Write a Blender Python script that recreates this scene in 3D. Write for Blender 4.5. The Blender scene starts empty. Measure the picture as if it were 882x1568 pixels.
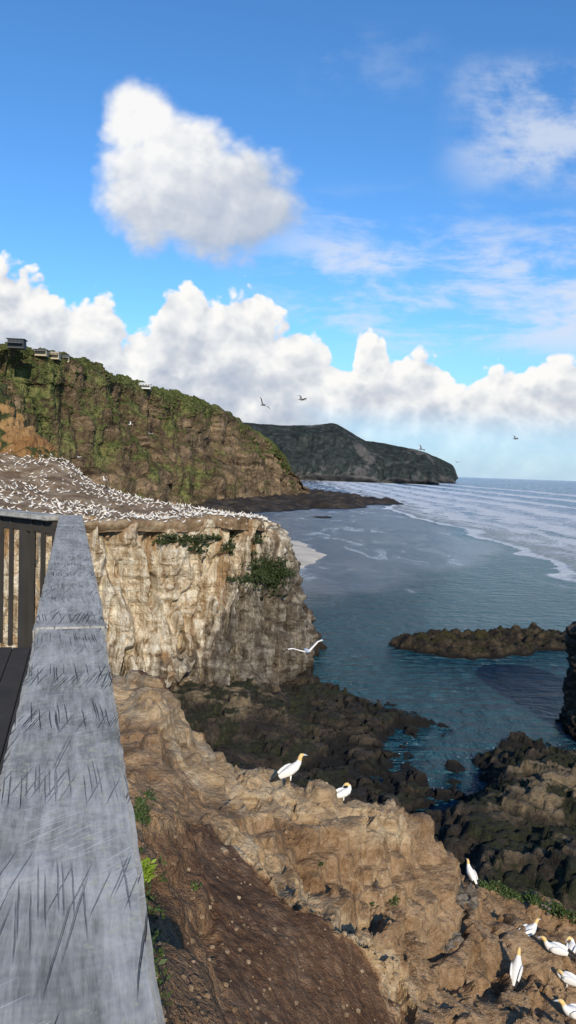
import bpy, math, random
import numpy as np
from mathutils import Vector, Matrix, noise
from mathutils.bvhtree import BVHTree
random.seed(7)
scene=bpy.context.scene
# ---------------------------------------------------------------- survey helpers (eye point 30 m above the sea)
EYE=Vector((0,0,30)); F=1132.4
R=Matrix.Rotation(math.radians(90-3.19),3,'X')@Matrix.Rotation(math.radians(2.0),3,'Z')
RI=R.transposed()
def ray(u,v): return R@Vector(((u-441)/F,(784-v)/F,-1))
def W(u,v,d):
    w=ray(u,v); return EYE+w*(d/w.y)
def S(u,v,z=0.0):
    w=ray(u,v); return EYE+w*((z-EYE.z)/w.z)
def PR(p):
    q=RI@(Vector(p)-EYE)
    if q.z>-0.05: return (-9999,9999)
    return (441+F*q.x/-q.z, 784-F*q.y/-q.z)
def sm(a,b,x):
    t=max(0.0,min(1.0,(x-a)/(b-a))); return t*t*(3-2*t)
def fb(p,s,o=5,h=1.0):
    return noise.fractal(Vector(p)*s,h,2.0,o)
def ridged(p,s,o=4):
    t=0;a=1;q=Vector(p)*s;n=0
    for i in range(o):
        t+=a*(1-abs(noise.noise(q))*2); n+=a; a*=.5; q=q*2.03+Vector((3.1,1.7,9.2))
    return t/n
def vor(p,s):
    d,_=noise.voronoi(Vector(p)*s); return d
# ---------------------------------------------------------------- node helper
class NT:
    def __init__(s,tree): s.t=tree; s.t.nodes.clear(); s.cap=4
    def n(s,typ,ins=None,**pr):
        nd=s.t.nodes.new(typ)
        for k,v in pr.items(): setattr(nd,k,v)
        if ins:
            for k,v in ins.items():
                if v is None: continue
                if isinstance(v,bpy.types.NodeSocket): s.t.links.new(v,nd.inputs[k])
                else: nd.inputs[k].default_value=v
        return nd
    def m(s,op,a,b=None,c=None,clamp=False):
        i={0:a}
        if b is not None:i[1]=b
        if c is not None:i[2]=c
        return s.n('ShaderNodeMath',i,operation=op,use_clamp=clamp).outputs[0]
    def noise(s,vec,scale,detail=5,rough=.55,dist=0.0,dim='3D'):
        return s.n('ShaderNodeTexNoise',{'Vector':vec,'Scale':scale,'Detail':min(detail,s.cap),'Roughness':rough,'Distortion':dist},noise_dimensions=dim).outputs[0]
    def vor(s,vec,scale,feature='F1',detail=0.0,out='Distance',dim='3D'):
        nd=s.n('ShaderNodeTexVoronoi',{'Vector':vec,'Scale':scale},feature=feature,voronoi_dimensions=dim)
        if 'Detail' in nd.inputs: nd.inputs['Detail'].default_value=min(detail,1)
        return nd.outputs[out]
    def map(s,vec,scale=(1,1,1),rot=(0,0,0),loc=(0,0,0)):
        return s.n('ShaderNodeMapping',{'Vector':vec,'Scale':scale,'Rotation':rot,'Location':loc}).outputs[0]
    def ramp(s,fac,stops):
        nd=s.n('ShaderNodeValToRGB',{'Fac':fac}); e=nd.color_ramp.elements
        while len(e)<len(stops): e.new(.5)
        for el,(p,c) in zip(e,stops):
            el.position=p; el.color=(c if len(c)==4 else (*c,1)) if not isinstance(c,(int,float)) else (c,c,c,1)
        return nd.outputs[0]
    def sst(s,x,a,b):
        return s.n('ShaderNodeMapRange',{'Value':x,'From Min':a,'From Max':b,'To Min':0.0,'To Max':1.0},interpolation_type='SMOOTHSTEP').outputs[0]
    def mix(s,f,a,b,blend='MIX'):
        nd=s.n('ShaderNodeMix',data_type='RGBA',blend_type=blend)
        for idx,v in ((0,f),(6,a),(7,b)):
            if isinstance(v,bpy.types.NodeSocket): s.t.links.new(v,nd.inputs[idx])
            else: nd.inputs[idx].default_value=v if idx==0 else (*v,1) if len(v)==3 else v
        return nd.outputs[2]
    def bump(s,h,strength=1.0,dist=.1,normal=None):
        return s.n('ShaderNodeBump',{'Height':h,'Strength':strength,'Distance':dist,'Normal':normal}).outputs[0]
    def out(s,col,rough=.9,normal=None,spec=.2,**kw):
        i={'Base Color':col if isinstance(col,bpy.types.NodeSocket) else (*col,1),'Roughness':rough,'Normal':normal,'Specular IOR Level':spec}
        i.update(kw)
        b=s.n('ShaderNodeBsdfPrincipled',i)
        s.n('ShaderNodeOutputMaterial',{'Surface':b.outputs[0]}); return b
def newmat(name):
    m=bpy.data.materials.new(name); m.use_nodes=True; return m,NT(m.node_tree)
def pos(t): return t.n('ShaderNodeNewGeometry').outputs['Position']
def flat(name,c,rough=.7,var=.15,scale=8,spec=.3):
    m,t=newmat(name); P=t.n('ShaderNodeTexCoord').outputs['Object']
    n=t.noise(P,scale,2); col=t.mix(n,tuple(x*(1-var) for x in c),tuple(min(1,x*(1+var)) for x in c))
    t.out(col,rough,spec=spec); return m
# ---------------------------------------------------------------- mesh helpers
def mkobj(name,verts,faces,mats=(),smooth=True,mi=None,parent=None,zone=None):
    me=bpy.data.meshes.new(name); me.from_pydata([tuple(v) for v in verts],[],faces)
    for m in mats: me.materials.append(m)
    if mi is not None: me.polygons.foreach_set('material_index',mi)
    me.polygons.foreach_set('use_smooth',[smooth]*len(me.polygons))
    if zone is not None:
        a=me.color_attributes.new('zone','FLOAT_COLOR','POINT'); a.data.foreach_set('color',np.asarray(zone,dtype=np.float32).ravel())
    me.update(); o=bpy.data.objects.new(name,me); scene.collection.objects.link(o)
    if parent: o.parent=parent
    return o
def empty(name,loc=(0,0,0)):
    o=bpy.data.objects.new(name,None); o.location=loc; o.empty_display_size=.2; scene.collection.objects.link(o); return o
def crs(A,n,lin=False):
    A=np.asarray(A,float); K=len(A); t=np.linspace(0,K-1,n); i=np.minimum(t.astype(int),K-2); f=(t-i)
    f=f.reshape((-1,)+(1,)*(A.ndim-1))
    p1=A[i];p2=A[i+1]
    if lin: return p1+(p2-p1)*f
    p0=A[np.maximum(i-1,0)];p3=A[np.minimum(i+2,K-1)]
    return .5*((2*p1)+(-p0+p2)*f+(2*p0-5*p1+4*p2-p3)*f**2+(-p0+3*p1-3*p2+p3)*f**3)
def loft(name,rows,nu,nv,disp,mats,zonef=None,smooth=True,lin=False,flip=False,weights=None):
    A=np.array([[tuple(p) for p in r] for r in rows])
    if weights is not None:
        t=np.concatenate([np.linspace(i,i+1,w,endpoint=False) for i,w in enumerate(weights)]+[[len(rows)-1]])
        i=np.minimum(t.astype(int),len(rows)-2); f=(t-i).reshape(-1,1,1)
        p1=A[i];p2=A[i+1];p0=A[np.maximum(i-1,0)];p3=A[np.minimum(i+2,len(rows)-1)]
        B=.5*((2*p1)+(-p0+p2)*f+(2*p0-5*p1+4*p2-p3)*f**2+(-p0+3*p1-3*p2+p3)*f**3); nv=len(t)
    else: B=crs(A,nv,lin)
    G=crs(B.transpose(1,0,2),nu,lin).transpose(1,0,2)
    du=np.gradient(G,axis=1);dv=np.gradient(G,axis=0); N=np.cross(du,dv); N/=np.linalg.norm(N,axis=2,keepdims=True)+1e-9
    if flip: N=-N
    V=[];Z=[]
    for j in range(nv):
        for i in range(nu):
            p=Vector(G[j,i]); n=Vector(N[j,i]); s=i/(nu-1); t=j/(nv-1)
            q=disp(p,n,s,t) if disp else p
            V.append(q)
            if zonef: Z.append(zonef(q,n,s,t))
    Fc=[]
    for j in range(nv-1):
        for i in range(nu-1):
            a=j*nu+i
            Fc.append((a,a+nu,a+nu+1,a+1) if flip else (a,a+1,a+nu+1,a+nu))
    o=mkobj(name,V,Fc,mats,smooth,zone=Z if zonef else None)
    return o,V,Fc
def inpoly(x,y,P):
    c=False;n=len(P);dm=1e9
    for i in range(n):
        x1,y1=P[i];x2,y2=P[(i+1)%n]
        if (y1>y)!=(y2>y) and x<(x2-x1)*(y-y1)/(y2-y1)+x1: c=not c
        dx=x2-x1;dy=y2-y1;t=max(0,min(1,((x-x1)*dx+(y-y1)*dy)/(dx*dx+dy*dy+1e-9)))
        dd=math.hypot(x-x1-dx*t,y-y1-dy*t)
        if dd<dm: dm=dd
    return dm if c else -dm
def hfield(name,xr,yr,nx,ny,fn,mats,zmin=-.5,smooth=True):
    V=[];
    for j in range(ny):
        y=yr[0]+(yr[1]-yr[0])*j/(ny-1)
        for i in range(nx):
            x=xr[0]+(xr[1]-xr[0])*i/(nx-1); V.append(fn(x,y))
    Fc=[]
    for j in range(ny-1):
        for i in range(nx-1):
            a=j*nx+i; q=(a,a+1,a+nx+1,a+nx)
            if max(V[k][2] for k in q)>zmin: Fc.append(q)
    used=sorted({k for q in Fc for k in q}); mp={k:i for i,k in enumerate(used)}
    return mkobj(name,[V[k] for k in used],[tuple(mp[k] for k in q) for q in Fc],mats,smooth)
# ================================================================ WORLD
EL=math.radians(27); sunv=Vector((.21*math.cos(EL),-.9777*math.cos(EL),math.sin(EL)))
w=bpy.data.worlds.new('World'); scene.world=w; w.use_nodes=True
try:
    w.cycles.sampling_method='MANUAL'; w.cycles.sample_map_resolution=256
except Exception as e: print(e)
t=NT(w.node_tree); t.cap=6
sky=t.n('ShaderNodeTexSky',sky_type='NISHITA',sun_disc=False,sun_elevation=EL,sun_rotation=math.atan2(sunv.x,sunv.y)%(2*math.pi),altitude=30.0,air_density=1.0,dust_density=.35,ozone_density=3.0).outputs[0]
hs=t.mix(1.0,sky,(1.08,1.48,1.82),'MULTIPLY')
hs=t.n('ShaderNodeHueSaturation',{'Color':hs,'Saturation':1.06,'Value':1.03,'Fac':1.0}).outputs[0]
d=t.n('ShaderNodeTexCoord').outputs['Generated']
sp=t.n('ShaderNodeSeparateXYZ',{0:d})
yy=t.m('MAXIMUM',t.m('ABSOLUTE',sp.outputs[1]),.2)
X0=t.m('DIVIDE',sp.outputs[0],yy); Z0=t.m('DIVIDE',sp.outputs[2],yy)
hs=t.mix(t.m('MULTIPLY',t.m('SUBTRACT',1.0,t.sst(Z0,-.02,.22)),.8),hs,(4.4,6.5,8.7))
tops=[(-.39,.262),(-.345,.258),(-.319,.24),(-.257,.214),(-.2,.192),(-.175,.235),(-.155,.258),(-.12,.245),(-.098,.228),(-.06,.238),(-.035,.222),(-.023,.2),(.034,.189),(.074,.156),(.09,.195),(.115,.19),(.14,.155),(.185,.168),(.205,.155),(.229,.112),(.250,.14),(.264,.148),(.308,.148),(.34,.165),(.37,.170),(.39,.166)]
def bankD(X,Z):
    fc=t.n('ShaderNodeFloatCurve',{'Value':t.m('MULTIPLY_ADD',X,1.25,.5),'Factor':1.0})
    c=fc.mapping.curves[0]
    c.points[0].location=(0,.84); c.points[1].location=(1,.52)
    for a,b in [((x+.4)*1.25,z/.3) for x,z in tops]: c.points.new(a,b)
    fc.mapping.update()
    top=t.m('MULTIPLY',fc.outputs[0],.3)
    v=t.n('ShaderNodeCombineXYZ',{0:X,1:t.m('MULTIPLY',Z,1.15),2:0.0}).outputs[0]
    nn=t.n('ShaderNodeTexNoise',{'Vector':v,'Scale':11.0,'Detail':6.0,'Roughness':.5},noise_dimensions='2D')
    n=t.m('SUBTRACT',nn.outputs[0],.5)
    wv=t.n('ShaderNodeVectorMath',{0:v,1:t.n('ShaderNodeVectorMath',{0:nn.outputs[1],'Scale':.03},operation='SCALE').outputs[0]},operation='ADD').outputs[0]
    b1=t.m('SUBTRACT',.45,t.vor(wv,20,dim='2D'))
    b2=t.m('SUBTRACT',.45,t.vor(wv,47,dim='2D',detail=1))
    puff=t.m('ADD',t.m('MULTIPLY',b1,.05),t.m('MULTIPLY',b2,.024))
    pert=t.m('ADD',t.m('MULTIPLY',n,.07),puff)
    dd=t.m('ADD',t.m('SUBTRACT',top,Z),t.m('MULTIPLY',pert,.85))
    def ell(cx,cz,rx,rz):
        a=t.m('DIVIDE',t.m('SUBTRACT',X,cx),rx); b=t.m('DIVIDE',t.m('SUBTRACT',Z,cz),rz)
        return t.m('SUBTRACT',1.0,t.m('SQRT',t.m('ADD',t.m('MULTIPLY',a,a),t.m('MULTIPLY',b,b))))
    e=t.m('MAXIMUM',ell(-.180,.378,.088,.10),ell(-.115,.352,.118,.078))
    e=t.m('MAXIMUM',e,t.m('SUBTRACT',ell(-.215,.452,.055,.055),.03))
    e=t.m('MAXIMUM',e,t.m('SUBTRACT',ell(-.16,.415,.075,.055),.03))
    lone=t.m('ADD',t.m('MULTIPLY',e,.12),t.m('ADD',t.m('MULTIPLY',n,.06),t.m('MULTIPLY',puff,.6)))
    return dd,lone,pert
D0,L0,pt0=bankD(X0,Z0)
_,L1,pt1=bankD(t.m('ADD',X0,-.012),t.m('ADD',Z0,.016))
aB=t.sst(D0,0.0,.013)
fadeR=t.m('MAXIMUM',t.sst(Z0,.035,.10),t.m('SUBTRACT',1.0,t.sst(X0,-.02,.16)))
aB=t.m('MULTIPLY',aB,t.m('MULTIPLY_ADD',fadeR,.75,.25))
aL=t.sst(L0,-.016,.040)
shadeB=t.m('ADD',t.m('MULTIPLY',t.m('SUBTRACT',pt0,pt1),11.0),t.m('SUBTRACT',.88,t.m('MULTIPLY',t.sst(D0,.01,.13),.5)),clamp=True)
shadeL=t.m('ADD',t.m('MULTIPLY',t.m('SUBTRACT',pt0,pt1),6.0),t.m('ADD',.60,t.m('SUBTRACT',t.m('MULTIPLY',t.m('SUBTRACT',Z0,.37),4.8),t.m('MULTIPLY',t.m('ADD',X0,.15),1.8))),clamp=True)
def cramp(f):
    nd=t.ramp(f,[(0.0,(.44,.51,.63)),(.45,(.64,.68,.75)),(.8,(.88,.89,.90)),(1.0,(1,.99,.97))]); return t.n('ShaderNodeVectorMath',{0:nd,'Scale':9.8},operation='SCALE').outputs[0]
wv=t.n('ShaderNodeCombineXYZ',{0:X0,1:Z0,2:0.0}).outputs[0]
wn=t.noise(t.map(wv,(5.5,19,1),(0,0,math.radians(-7))),1.0,6,.62,.2,'2D')
wn2=t.noise(t.map(wv,(8,12,1),(0,0,math.radians(-12))),1.0,6,.6,.1,'2D')
reg1=t.m('MULTIPLY',t.m('MULTIPLY',t.sst(X0,-.12,.08),t.sst(Z0,.14,.20)),t.m('SUBTRACT',1.0,t.sst(Z0,.27,.40)))
reg2=t.m('MULTIPLY',t.sst(X0,.16,.27),t.m('MULTIPLY',t.sst(Z0,.35,.43),t.m('SUBTRACT',1.0,t.sst(Z0,.51,.57))))
reg3=t.m('MULTIPLY',t.m('MULTIPLY',t.sst(X0,-.02,.03),t.m('SUBTRACT',1.0,t.sst(X0,.12,.2))),t.m('MULTIPLY',t.sst(Z0,.48,.52),t.m('SUBTRACT',1.0,t.sst(Z0,.56,.6))))
aW=t.m('MULTIPLY',t.sst(t.m('ADD',t.m('MULTIPLY',wn,.75),t.m('MULTIPLY',wn2,.25)),.40,.64),reg1)
aW2=t.m('MULTIPLY',t.sst(t.m('ADD',t.m('MULTIPLY',wn2,.7),t.m('MULTIPLY',wn,.3)),.38,.66),t.m('ADD',t.m('MULTIPLY',reg2,.72),t.m('MULTIPLY',reg3,.18)))
aWt=t.m('MAXIMUM',t.m('MULTIPLY',aW,.8),aW2)
c=t.mix(aWt,hs,(7.4,7.9,8.8))
c=t.mix(t.m('MULTIPLY',aL,.96),c,cramp(shadeL))
c=t.mix(aB,c,cramp(shadeB))
bg=t.n('ShaderNodeBackground',{'Color':c,'Strength':.1})
t.n('ShaderNodeOutputWorld',{'Surface':bg.outputs[0]})
sl=bpy.data.lights.new('sun','SUN'); sl.energy=5.0; sl.angle=math.radians(.5); sl.color=(1,.87,.67)
so=bpy.data.objects.new('sun',sl); so.rotation_mode='QUATERNION'; so.rotation_quaternion=sunv.to_track_quat('Z','Y'); so.location=(0,0,100); scene.collection.objects.link(so)
cd=bpy.data.cameras.new('camera'); cd.sensor_fit='VERTICAL'; cd.sensor_height=36; cd.sensor_width=20.25; cd.lens=26; cd.clip_start=.05; cd.clip_end=120000
co=bpy.data.objects.new('camera',cd); co.matrix_world=Matrix.Translation(EYE)@R.to_4x4(); scene.collection.objects.link(co); scene.camera=co
scene.view_settings.view_transform='Standard'; scene.view_settings.look='None'; scene.view_settings.exposure=0
# ================================================================ MATERIALS
def rock_mat(name,dark,mid,light,sc=.3,strat=0.0,wet=None,green=None,gthr=.55,bd=.3,bsc=1.0,spec=.2,hi=None):
    m,t=newmat(name); P=pos(t)
    n1=t.noise(P,sc,5,.6,.3); n2=t.noise(P,sc*6,6,.6)
    f=t.m('ADD',t.m('MULTIPLY',n1,.65),t.m('MULTIPLY',n2,.35))
    if strat:
        wz=t.n('ShaderNodeVectorMath',{0:P,1:t.n('ShaderNodeVectorMath',{0:t.n('ShaderNodeTexNoise',{'Vector':P,'Scale':sc*.5}).outputs[1],'Scale':.8/sc*.3},operation='SCALE').outputs[0]},operation='ADD').outputs[0]
        ns=t.noise(t.map(wz,(.04,.04,1)),sc*4,5,.6); f=t.m('ADD',t.m('MULTIPLY',f,1-strat),t.m('MULTIPLY',ns,strat))
    col=t.ramp(f,[(.36,dark),(.48,mid),(.60,light)])
    sp=t.n('ShaderNodeSeparateXYZ',{0:P})
    if hi:
        hm=t.sst(t.m('ADD',sp.outputs[2],t.m('MULTIPLY',t.m('SUBTRACT',n1,.5),hi[2])),hi[0],hi[1])
        col=t.mix(hm,col,t.ramp(f,[(.36,tuple(x*.35 for x in hi[3])),(.5,tuple(x*.75 for x in hi[3])),(.6,hi[3])]))
    if green:
        nz=t.n('ShaderNodeSeparateXYZ',{0:t.n('ShaderNodeNewGeometry').outputs['Normal']}).outputs[2]
        g=t.m('ADD',t.noise(P,sc*.8,4,.6),t.m('MULTIPLY',nz,.18))
        gm=t.sst(g,gthr,gthr+.07)
        gcol=t.ramp(n2,[(.35,tuple(x*.5 for x in green)),(.6,green),(.72,tuple(min(1,x*1.6) for x in green))])
        col=t.mix(gm,col,gcol)
    if wet:
        wm=t.m('SUBTRACT',1.0,t.sst(t.m('ADD',sp.outputs[2],t.m('MULTIPLY',t.m('SUBTRACT',n1,.5),wet[2])),wet[0],wet[1]))
        col=t.mix(wm,col,wet[3])
    h=t.noise(P,sc*8*bsc,5,.75)
    t.out(col,.85,t.bump(h,.9,bd),spec); return m
m_far=rock_mat('far_headland',(.045,.048,.052),(.078,.078,.080),(.125,.120,.115),sc=.008,strat=.3,bd=9,green=(.040,.050,.050),gthr=.50,spec=.0)  # bluish greys: distance haze mixed into the rock and green colours
m_hill,t=newmat('headland')
P=pos(t); sp=t.n('ShaderNodeSeparateXYZ',{0:P}); n1=t.noise(P,.016,4,.6,.5); n2=t.noise(P,.06,4,.65,.3); n3=t.noise(P,.35,3,.6)
wz=t.m('ADD',sp.outputs[2],t.m('MULTIPLY',n1,50.0))
st=t.noise(t.n('ShaderNodeCombineXYZ',{0:t.m('MULTIPLY',sp.outputs[0],.012),1:t.m('MULTIPLY',sp.outputs[1],.012),2:t.m('MULTIPLY',wz,.25)}).outputs[0],1.0,4,.65)
rk=t.ramp(t.m('ADD',t.m('MULTIPLY',st,.45),t.m('ADD',t.m('MULTIPLY',n2,.35),t.m('MULTIPLY',n3,.2))),[(.39,(.034,.025,.017)),(.48,(.12,.088,.057)),(.58,(.29,.21,.135))])
gr=t.ramp(t.m('ADD',t.m('MULTIPLY',n2,.5),t.m('MULTIPLY',n3,.5)),[(.40,(.020,.028,.012)),(.5,(.070,.085,.030)),(.60,(.155,.155,.062))])
br=t.ramp(t.m('ADD',t.m('MULTIPLY',n2,.5),t.m('MULTIPLY',n3,.5)),[(.40,(.034,.026,.016)),(.58,(.145,.112,.064))])
nz=t.n('ShaderNodeSeparateXYZ',{0:t.n('ShaderNodeNewGeometry').outputs['Normal']}).outputs[2]
g=t.m('ADD',t.m('ADD',t.m('MULTIPLY_ADD',n1,1.5,-.25),t.m('MULTIPLY',nz,.22)),t.m('MULTIPLY',t.m('SUBTRACT',n2,.5),1.1))
g=t.m('ADD',g,t.m('MULTIPLY',t.m('SUBTRACT',n3,.5),.5))
g=t.m('ADD',g,t.m('MULTIPLY',sp.outputs[2],.0028))
g=t.m('SUBTRACT',g,t.m('MULTIPLY',t.sst(sp.outputs[1],560,760),.10))
col=t.mix(t.sst(g,.60,.70),rk,br); col=t.mix(t.sst(g,.74,.86),col,gr)
t.out(col,.95,t.bump(t.noise(P,.16,4,.8),1.0,5.0),.03)
m_cliff,t=newmat('limestone_cliff')
P=pos(t); sp=t.n('ShaderNodeSeparateXYZ',{0:P}); n1=t.noise(P,.12,3,.6,.5); n2=t.noise(P,.9,5,.65)
sk=t.noise(t.map(P,(1,1,.06)),.9,5,.65,.5); sk2=t.noise(t.map(P,(1,1,.10),loc=(5,3,1)),.35,3,.6,.5)
wz=t.n('ShaderNodeCombineXYZ',{0:t.m('MULTIPLY',sp.outputs[0],.05),1:t.m('MULTIPLY',sp.outputs[1],.05),2:t.m('ADD',sp.outputs[2],t.m('MULTIPLY',n1,2.5))}).outputs[0]
st=t.noise(wz,1.1,4,.7)
f=t.m('ADD',t.m('MULTIPLY',sk,.45),t.m('ADD',t.m('MULTIPLY',n2,.3),t.m('MULTIPLY',st,.25)))
col=t.ramp(f,[(.38,(.16,.105,.058)),(.44,(.38,.28,.17)),(.50,(.62,.52,.38)),(.58,(.80,.74,.61))])
col=t.mix(t.m('MULTIPLY',t.sst(sk2,.52,.64),.80),col,(.36,.22,.105))
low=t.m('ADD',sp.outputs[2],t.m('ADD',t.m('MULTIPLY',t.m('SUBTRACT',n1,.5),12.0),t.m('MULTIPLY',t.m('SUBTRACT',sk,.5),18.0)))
gx=t.m('MULTIPLY',t.sst(sp.outputs[0],-13,-3),15.0)  # seaward end greyed as well: its shade goes into the colour
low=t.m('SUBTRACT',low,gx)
lowm=t.m('SUBTRACT',1.0,t.sst(low,1.0,9.5))  # grey lower rock, with shade at the cliff base painted in
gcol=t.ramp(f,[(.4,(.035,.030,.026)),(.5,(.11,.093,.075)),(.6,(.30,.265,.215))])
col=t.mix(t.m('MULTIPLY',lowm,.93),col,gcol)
drk=t.m('SUBTRACT',1.0,t.sst(t.m('ADD',sp.outputs[2],t.m('MULTIPLY',n1,3.0)),2.5,6.0))  # dark wet rock at the foot; base shadow put into the colour
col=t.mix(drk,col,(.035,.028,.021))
h=t.m('ADD',t.noise(t.map(P,(1,1,.12)),1.4,5,.7),t.noise(P,3,4,.65))
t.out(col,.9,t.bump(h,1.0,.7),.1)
m_plat=rock_mat('colony_ground',(.085,.055,.030),(.18,.122,.072),(.31,.24,.16),sc=.3,bd=.3)
m_orange=rock_mat('ochre_bank',(.09,.045,.02),(.22,.115,.045),(.32,.20,.09),sc=.12,strat=.3,green=(.05,.06,.02),gthr=.58,bd=1)
m_shelf=rock_mat('shore_rock',(.010,.008,.0065),(.026,.021,.016),(.075,.058,.040),sc=.35,strat=.25,wet=(.3,1.3,1.2,(.007,.0068,.0065)),green=(.028,.031,.013),gthr=.64,bd=.7,spec=.3,hi=(2.8,4.6,5.0,(.25,.19,.115)))  # hi: tan of higher slabs, their sunlit tone painted into the colour
m_stack=rock_mat('stack_rock',(.022,.017,.012),(.06,.046,.032),(.14,.11,.075),sc=.4,strat=.4,wet=(1.0,3,2,(.010,.009,.008)),bd=.7)
m_reef=rock_mat('reef_rock',(.009,.008,.006),(.024,.019,.013),(.070,.052,.031),sc=.3,wet=(.1,.7,.4,(.008,.007,.006)),green=(.040,.036,.014),gthr=.66,bd=.6)
m_reef2=rock_mat('tidal_reef_rock',(.015,.012,.010),(.030,.024,.019),(.07,.055,.04),sc=.05,wet=(.1,.9,.8,(.012,.011,.010)),bd=2)
m_fg,t=newmat('bluff_earth')
P=pos(t); z=t.n('ShaderNodeSeparateColor',{0:t.n('ShaderNodeAttribute',attribute_name='zone').outputs[0]})
n1=t.noise(P,.9,4,.62,.4); n2=t.noise(P,6,4,.65); n3=t.noise(P,35,4,.7)
f=t.m('ADD',t.m('MULTIPLY',n1,.4),t.m('ADD',t.m('MULTIPLY',n2,.33),t.m('MULTIPLY',n3,.27)))
base=t.ramp(f,[(.38,(.115,.066,.034)),(.48,(.22,.140,.078)),(.60,(.35,.248,.155))])
stv=t.noise(t.map(P,(.5,.5,6),rot=(.25,.3,0)),1.4,4,.65,.6)
sand=t.ramp(t.m('ADD',t.m('MULTIPLY',stv,.5),t.m('MULTIPLY',f,.5)),[(.37,(.16,.103,.056)),(.48,(.31,.220,.130)),(.60,(.47,.37,.245))])
dirt=t.ramp(f,[(.38,(.058,.031,.018)),(.5,(.115,.066,.040)),(.62,(.20,.13,.083))])
zb=t.sst(t.m('ADD',z.outputs[2],t.m('MULTIPLY',t.m('SUBTRACT',n1,.5),1.2)),.30,.70)
zr=t.sst(t.m('ADD',z.outputs[0],t.m('MULTIPLY',t.m('SUBTRACT',n2,.5),.9)),.35,.65)
zg=t.sst(t.m('ADD',z.outputs[1],t.m('MULTIPLY',t.m('SUBTRACT',n2,.5),1.2)),.5,.75)
col=t.mix(zb,base,sand); col=t.mix(zr,col,dirt)
pv=t.n('ShaderNodeTexVoronoi',{'Vector':P,'Scale':30.0}); pm=t.m('MULTIPLY',t.m('SUBTRACT',1.0,t.sst(pv.outputs['Distance'],.10,.28)),t.sst(t.n('ShaderNodeSeparateColor',{0:pv.outputs['Color']}).outputs[0],.88,.92))
col=t.mix(t.m('MULTIPLY',pm,.6),col,(.36,.28,.20))
col=t.mix(zg,col,(.045,.06,.018))
h=t.m('ADD',t.noise(P,6,5,.8),t.m('MULTIPLY',stv,.6))
t.out(col,.95,t.bump(h,1.0,.11),.1)
# sea
m_sea,t=newmat('sea_water'); t.cap=5
P=pos(t); sp=t.n('ShaderNodeSeparateXYZ',{0:P}); X,Y=sp.outputs[0],sp.outputs[1]
nA=t.noise(P,.02,3,.6,.5,'2D'); nB=t.noise(t.map(P,(1,.35,1)),.09,5,.6,.6,'2D'); nC=t.noise(P,.5,3,.65,0,'2D')
nAc=t.m('SUBTRACT',nA,.5); nL=t.noise(t.map(P,(1,.25,1),loc=(3,7,0)),.012,3,.55,.3,'2D')
wetl=t.m('SUBTRACT',Y,t.m('ADD',t.m('MULTIPLY',X,1.6),136.0))
wet=t.m('MULTIPLY',t.sst(t.m('ADD',wetl,t.m('MULTIPLY',nAc,90.0)),-8,26),t.m('SUBTRACT',1.0,t.sst(t.m('ADD',X,t.m('MULTIPLY',nAc,30.0)),84,96)))
wet=t.m('MULTIPLY',wet,t.sst(t.m('ADD',Y,t.m('MULTIPLY',nAc,60.0)),130,190))
deep=t.mix(nA,(.008,.055,.090),(.020,.110,.150))
farc=t.mix(t.sst(Y,180,700),deep,(.020,.115,.235))
sandc=t.ramp(nB,[(.35,(.075,.085,.10)),(.65,(.15,.15,.145))])
col=t.mix(t.m('MULTIPLY',wet,.85),farc,sandc)
xs=t.m('ADD',X,t.m('ADD',t.m('MULTIPLY',nAc,34.0),t.m('ADD',t.m('MULTIPLY',t.m('SUBTRACT',nL,.5),60.0),t.m('MULTIPLY',t.m('SUBTRACT',nB,.5),12.0))))
def band(c0,wl,wr):
    return t.m('MULTIPLY',t.sst(xs,c0-wl,c0),t.m('SUBTRACT',1.0,t.sst(xs,c0,c0+wr)))
foamtex=t.sst(t.m('ADD',t.m('MULTIPLY',nB,.5),t.m('MULTIPLY',nC,.5)),.40,.55)
b=t.m('MULTIPLY',band(93,2.5,9),1.6)
wide=t.m('MULTIPLY',t.m('MULTIPLY',t.sst(xs,98,118),t.m('SUBTRACT',1.0,t.sst(xs,170,420))),t.m('MULTIPLY_ADD',foamtex,.8,.08))
b2=t.m('ADD',t.m('ADD',band(130,3,16),band(168,4,26)),t.m('ADD',band(225,5,38),t.m('ADD',band(300,6,50),t.m('ADD',band(400,8,65),band(560,10,90)))))
b2=t.m('MULTIPLY',b2,t.m('MULTIPLY_ADD',foamtex,.8,.8))
rg=t.sst(t.m('ADD',Y,t.m('MULTIPLY',nAc,80.0)),195,245)
foam=t.m('MULTIPLY',t.m('MINIMUM',t.m('ADD',b,t.m('ADD',wide,b2)),1.0),rg)
f2=t.m('MULTIPLY',t.m('MULTIPLY',t.sst(nA,.50,.62),t.sst(nB,.50,.62)),t.m('MULTIPLY',t.sst(Y,120,170),.22))
wc=t.m('MULTIPLY',t.m('MULTIPLY',t.sst(nB,.57,.62),t.sst(Y,700,1500)),.8)
foam=t.m('MINIMUM',t.m('ADD',foam,t.m('ADD',f2,wc)),1.0)
brown=t.m('MULTIPLY',t.m('MULTIPLY',t.sst(xs,96,102),t.m('SUBTRACT',1.0,t.sst(xs,114,135))),rg)
col=t.mix(t.m('MULTIPLY',brown,.7),col,(.20,.18,.16))
col=t.mix(foam,col,(.78,.82,.87))
rough=t.m('ADD',t.m('MULTIPLY',foam,.5),.17)
h=t.m('ADD',t.noise(t.map(P,(1,.7,1),rot=(0,0,.5)),.55,5,.7,.3,'2D'),t.m('ADD',t.m('MULTIPLY',t.noise(t.map(P,(.4,1.25,1),rot=(0,0,-.25)),.30,3,.6,.4,'2D'),1.6),t.m('MULTIPLY',t.noise(t.map(P,(1,.35,1),rot=(0,0,.25)),.06,2,.5,.3,'2D'),2.0)))
dist=t.m('SUBTRACT',2.8,t.m('MULTIPLY',wet,2.3))
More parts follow.
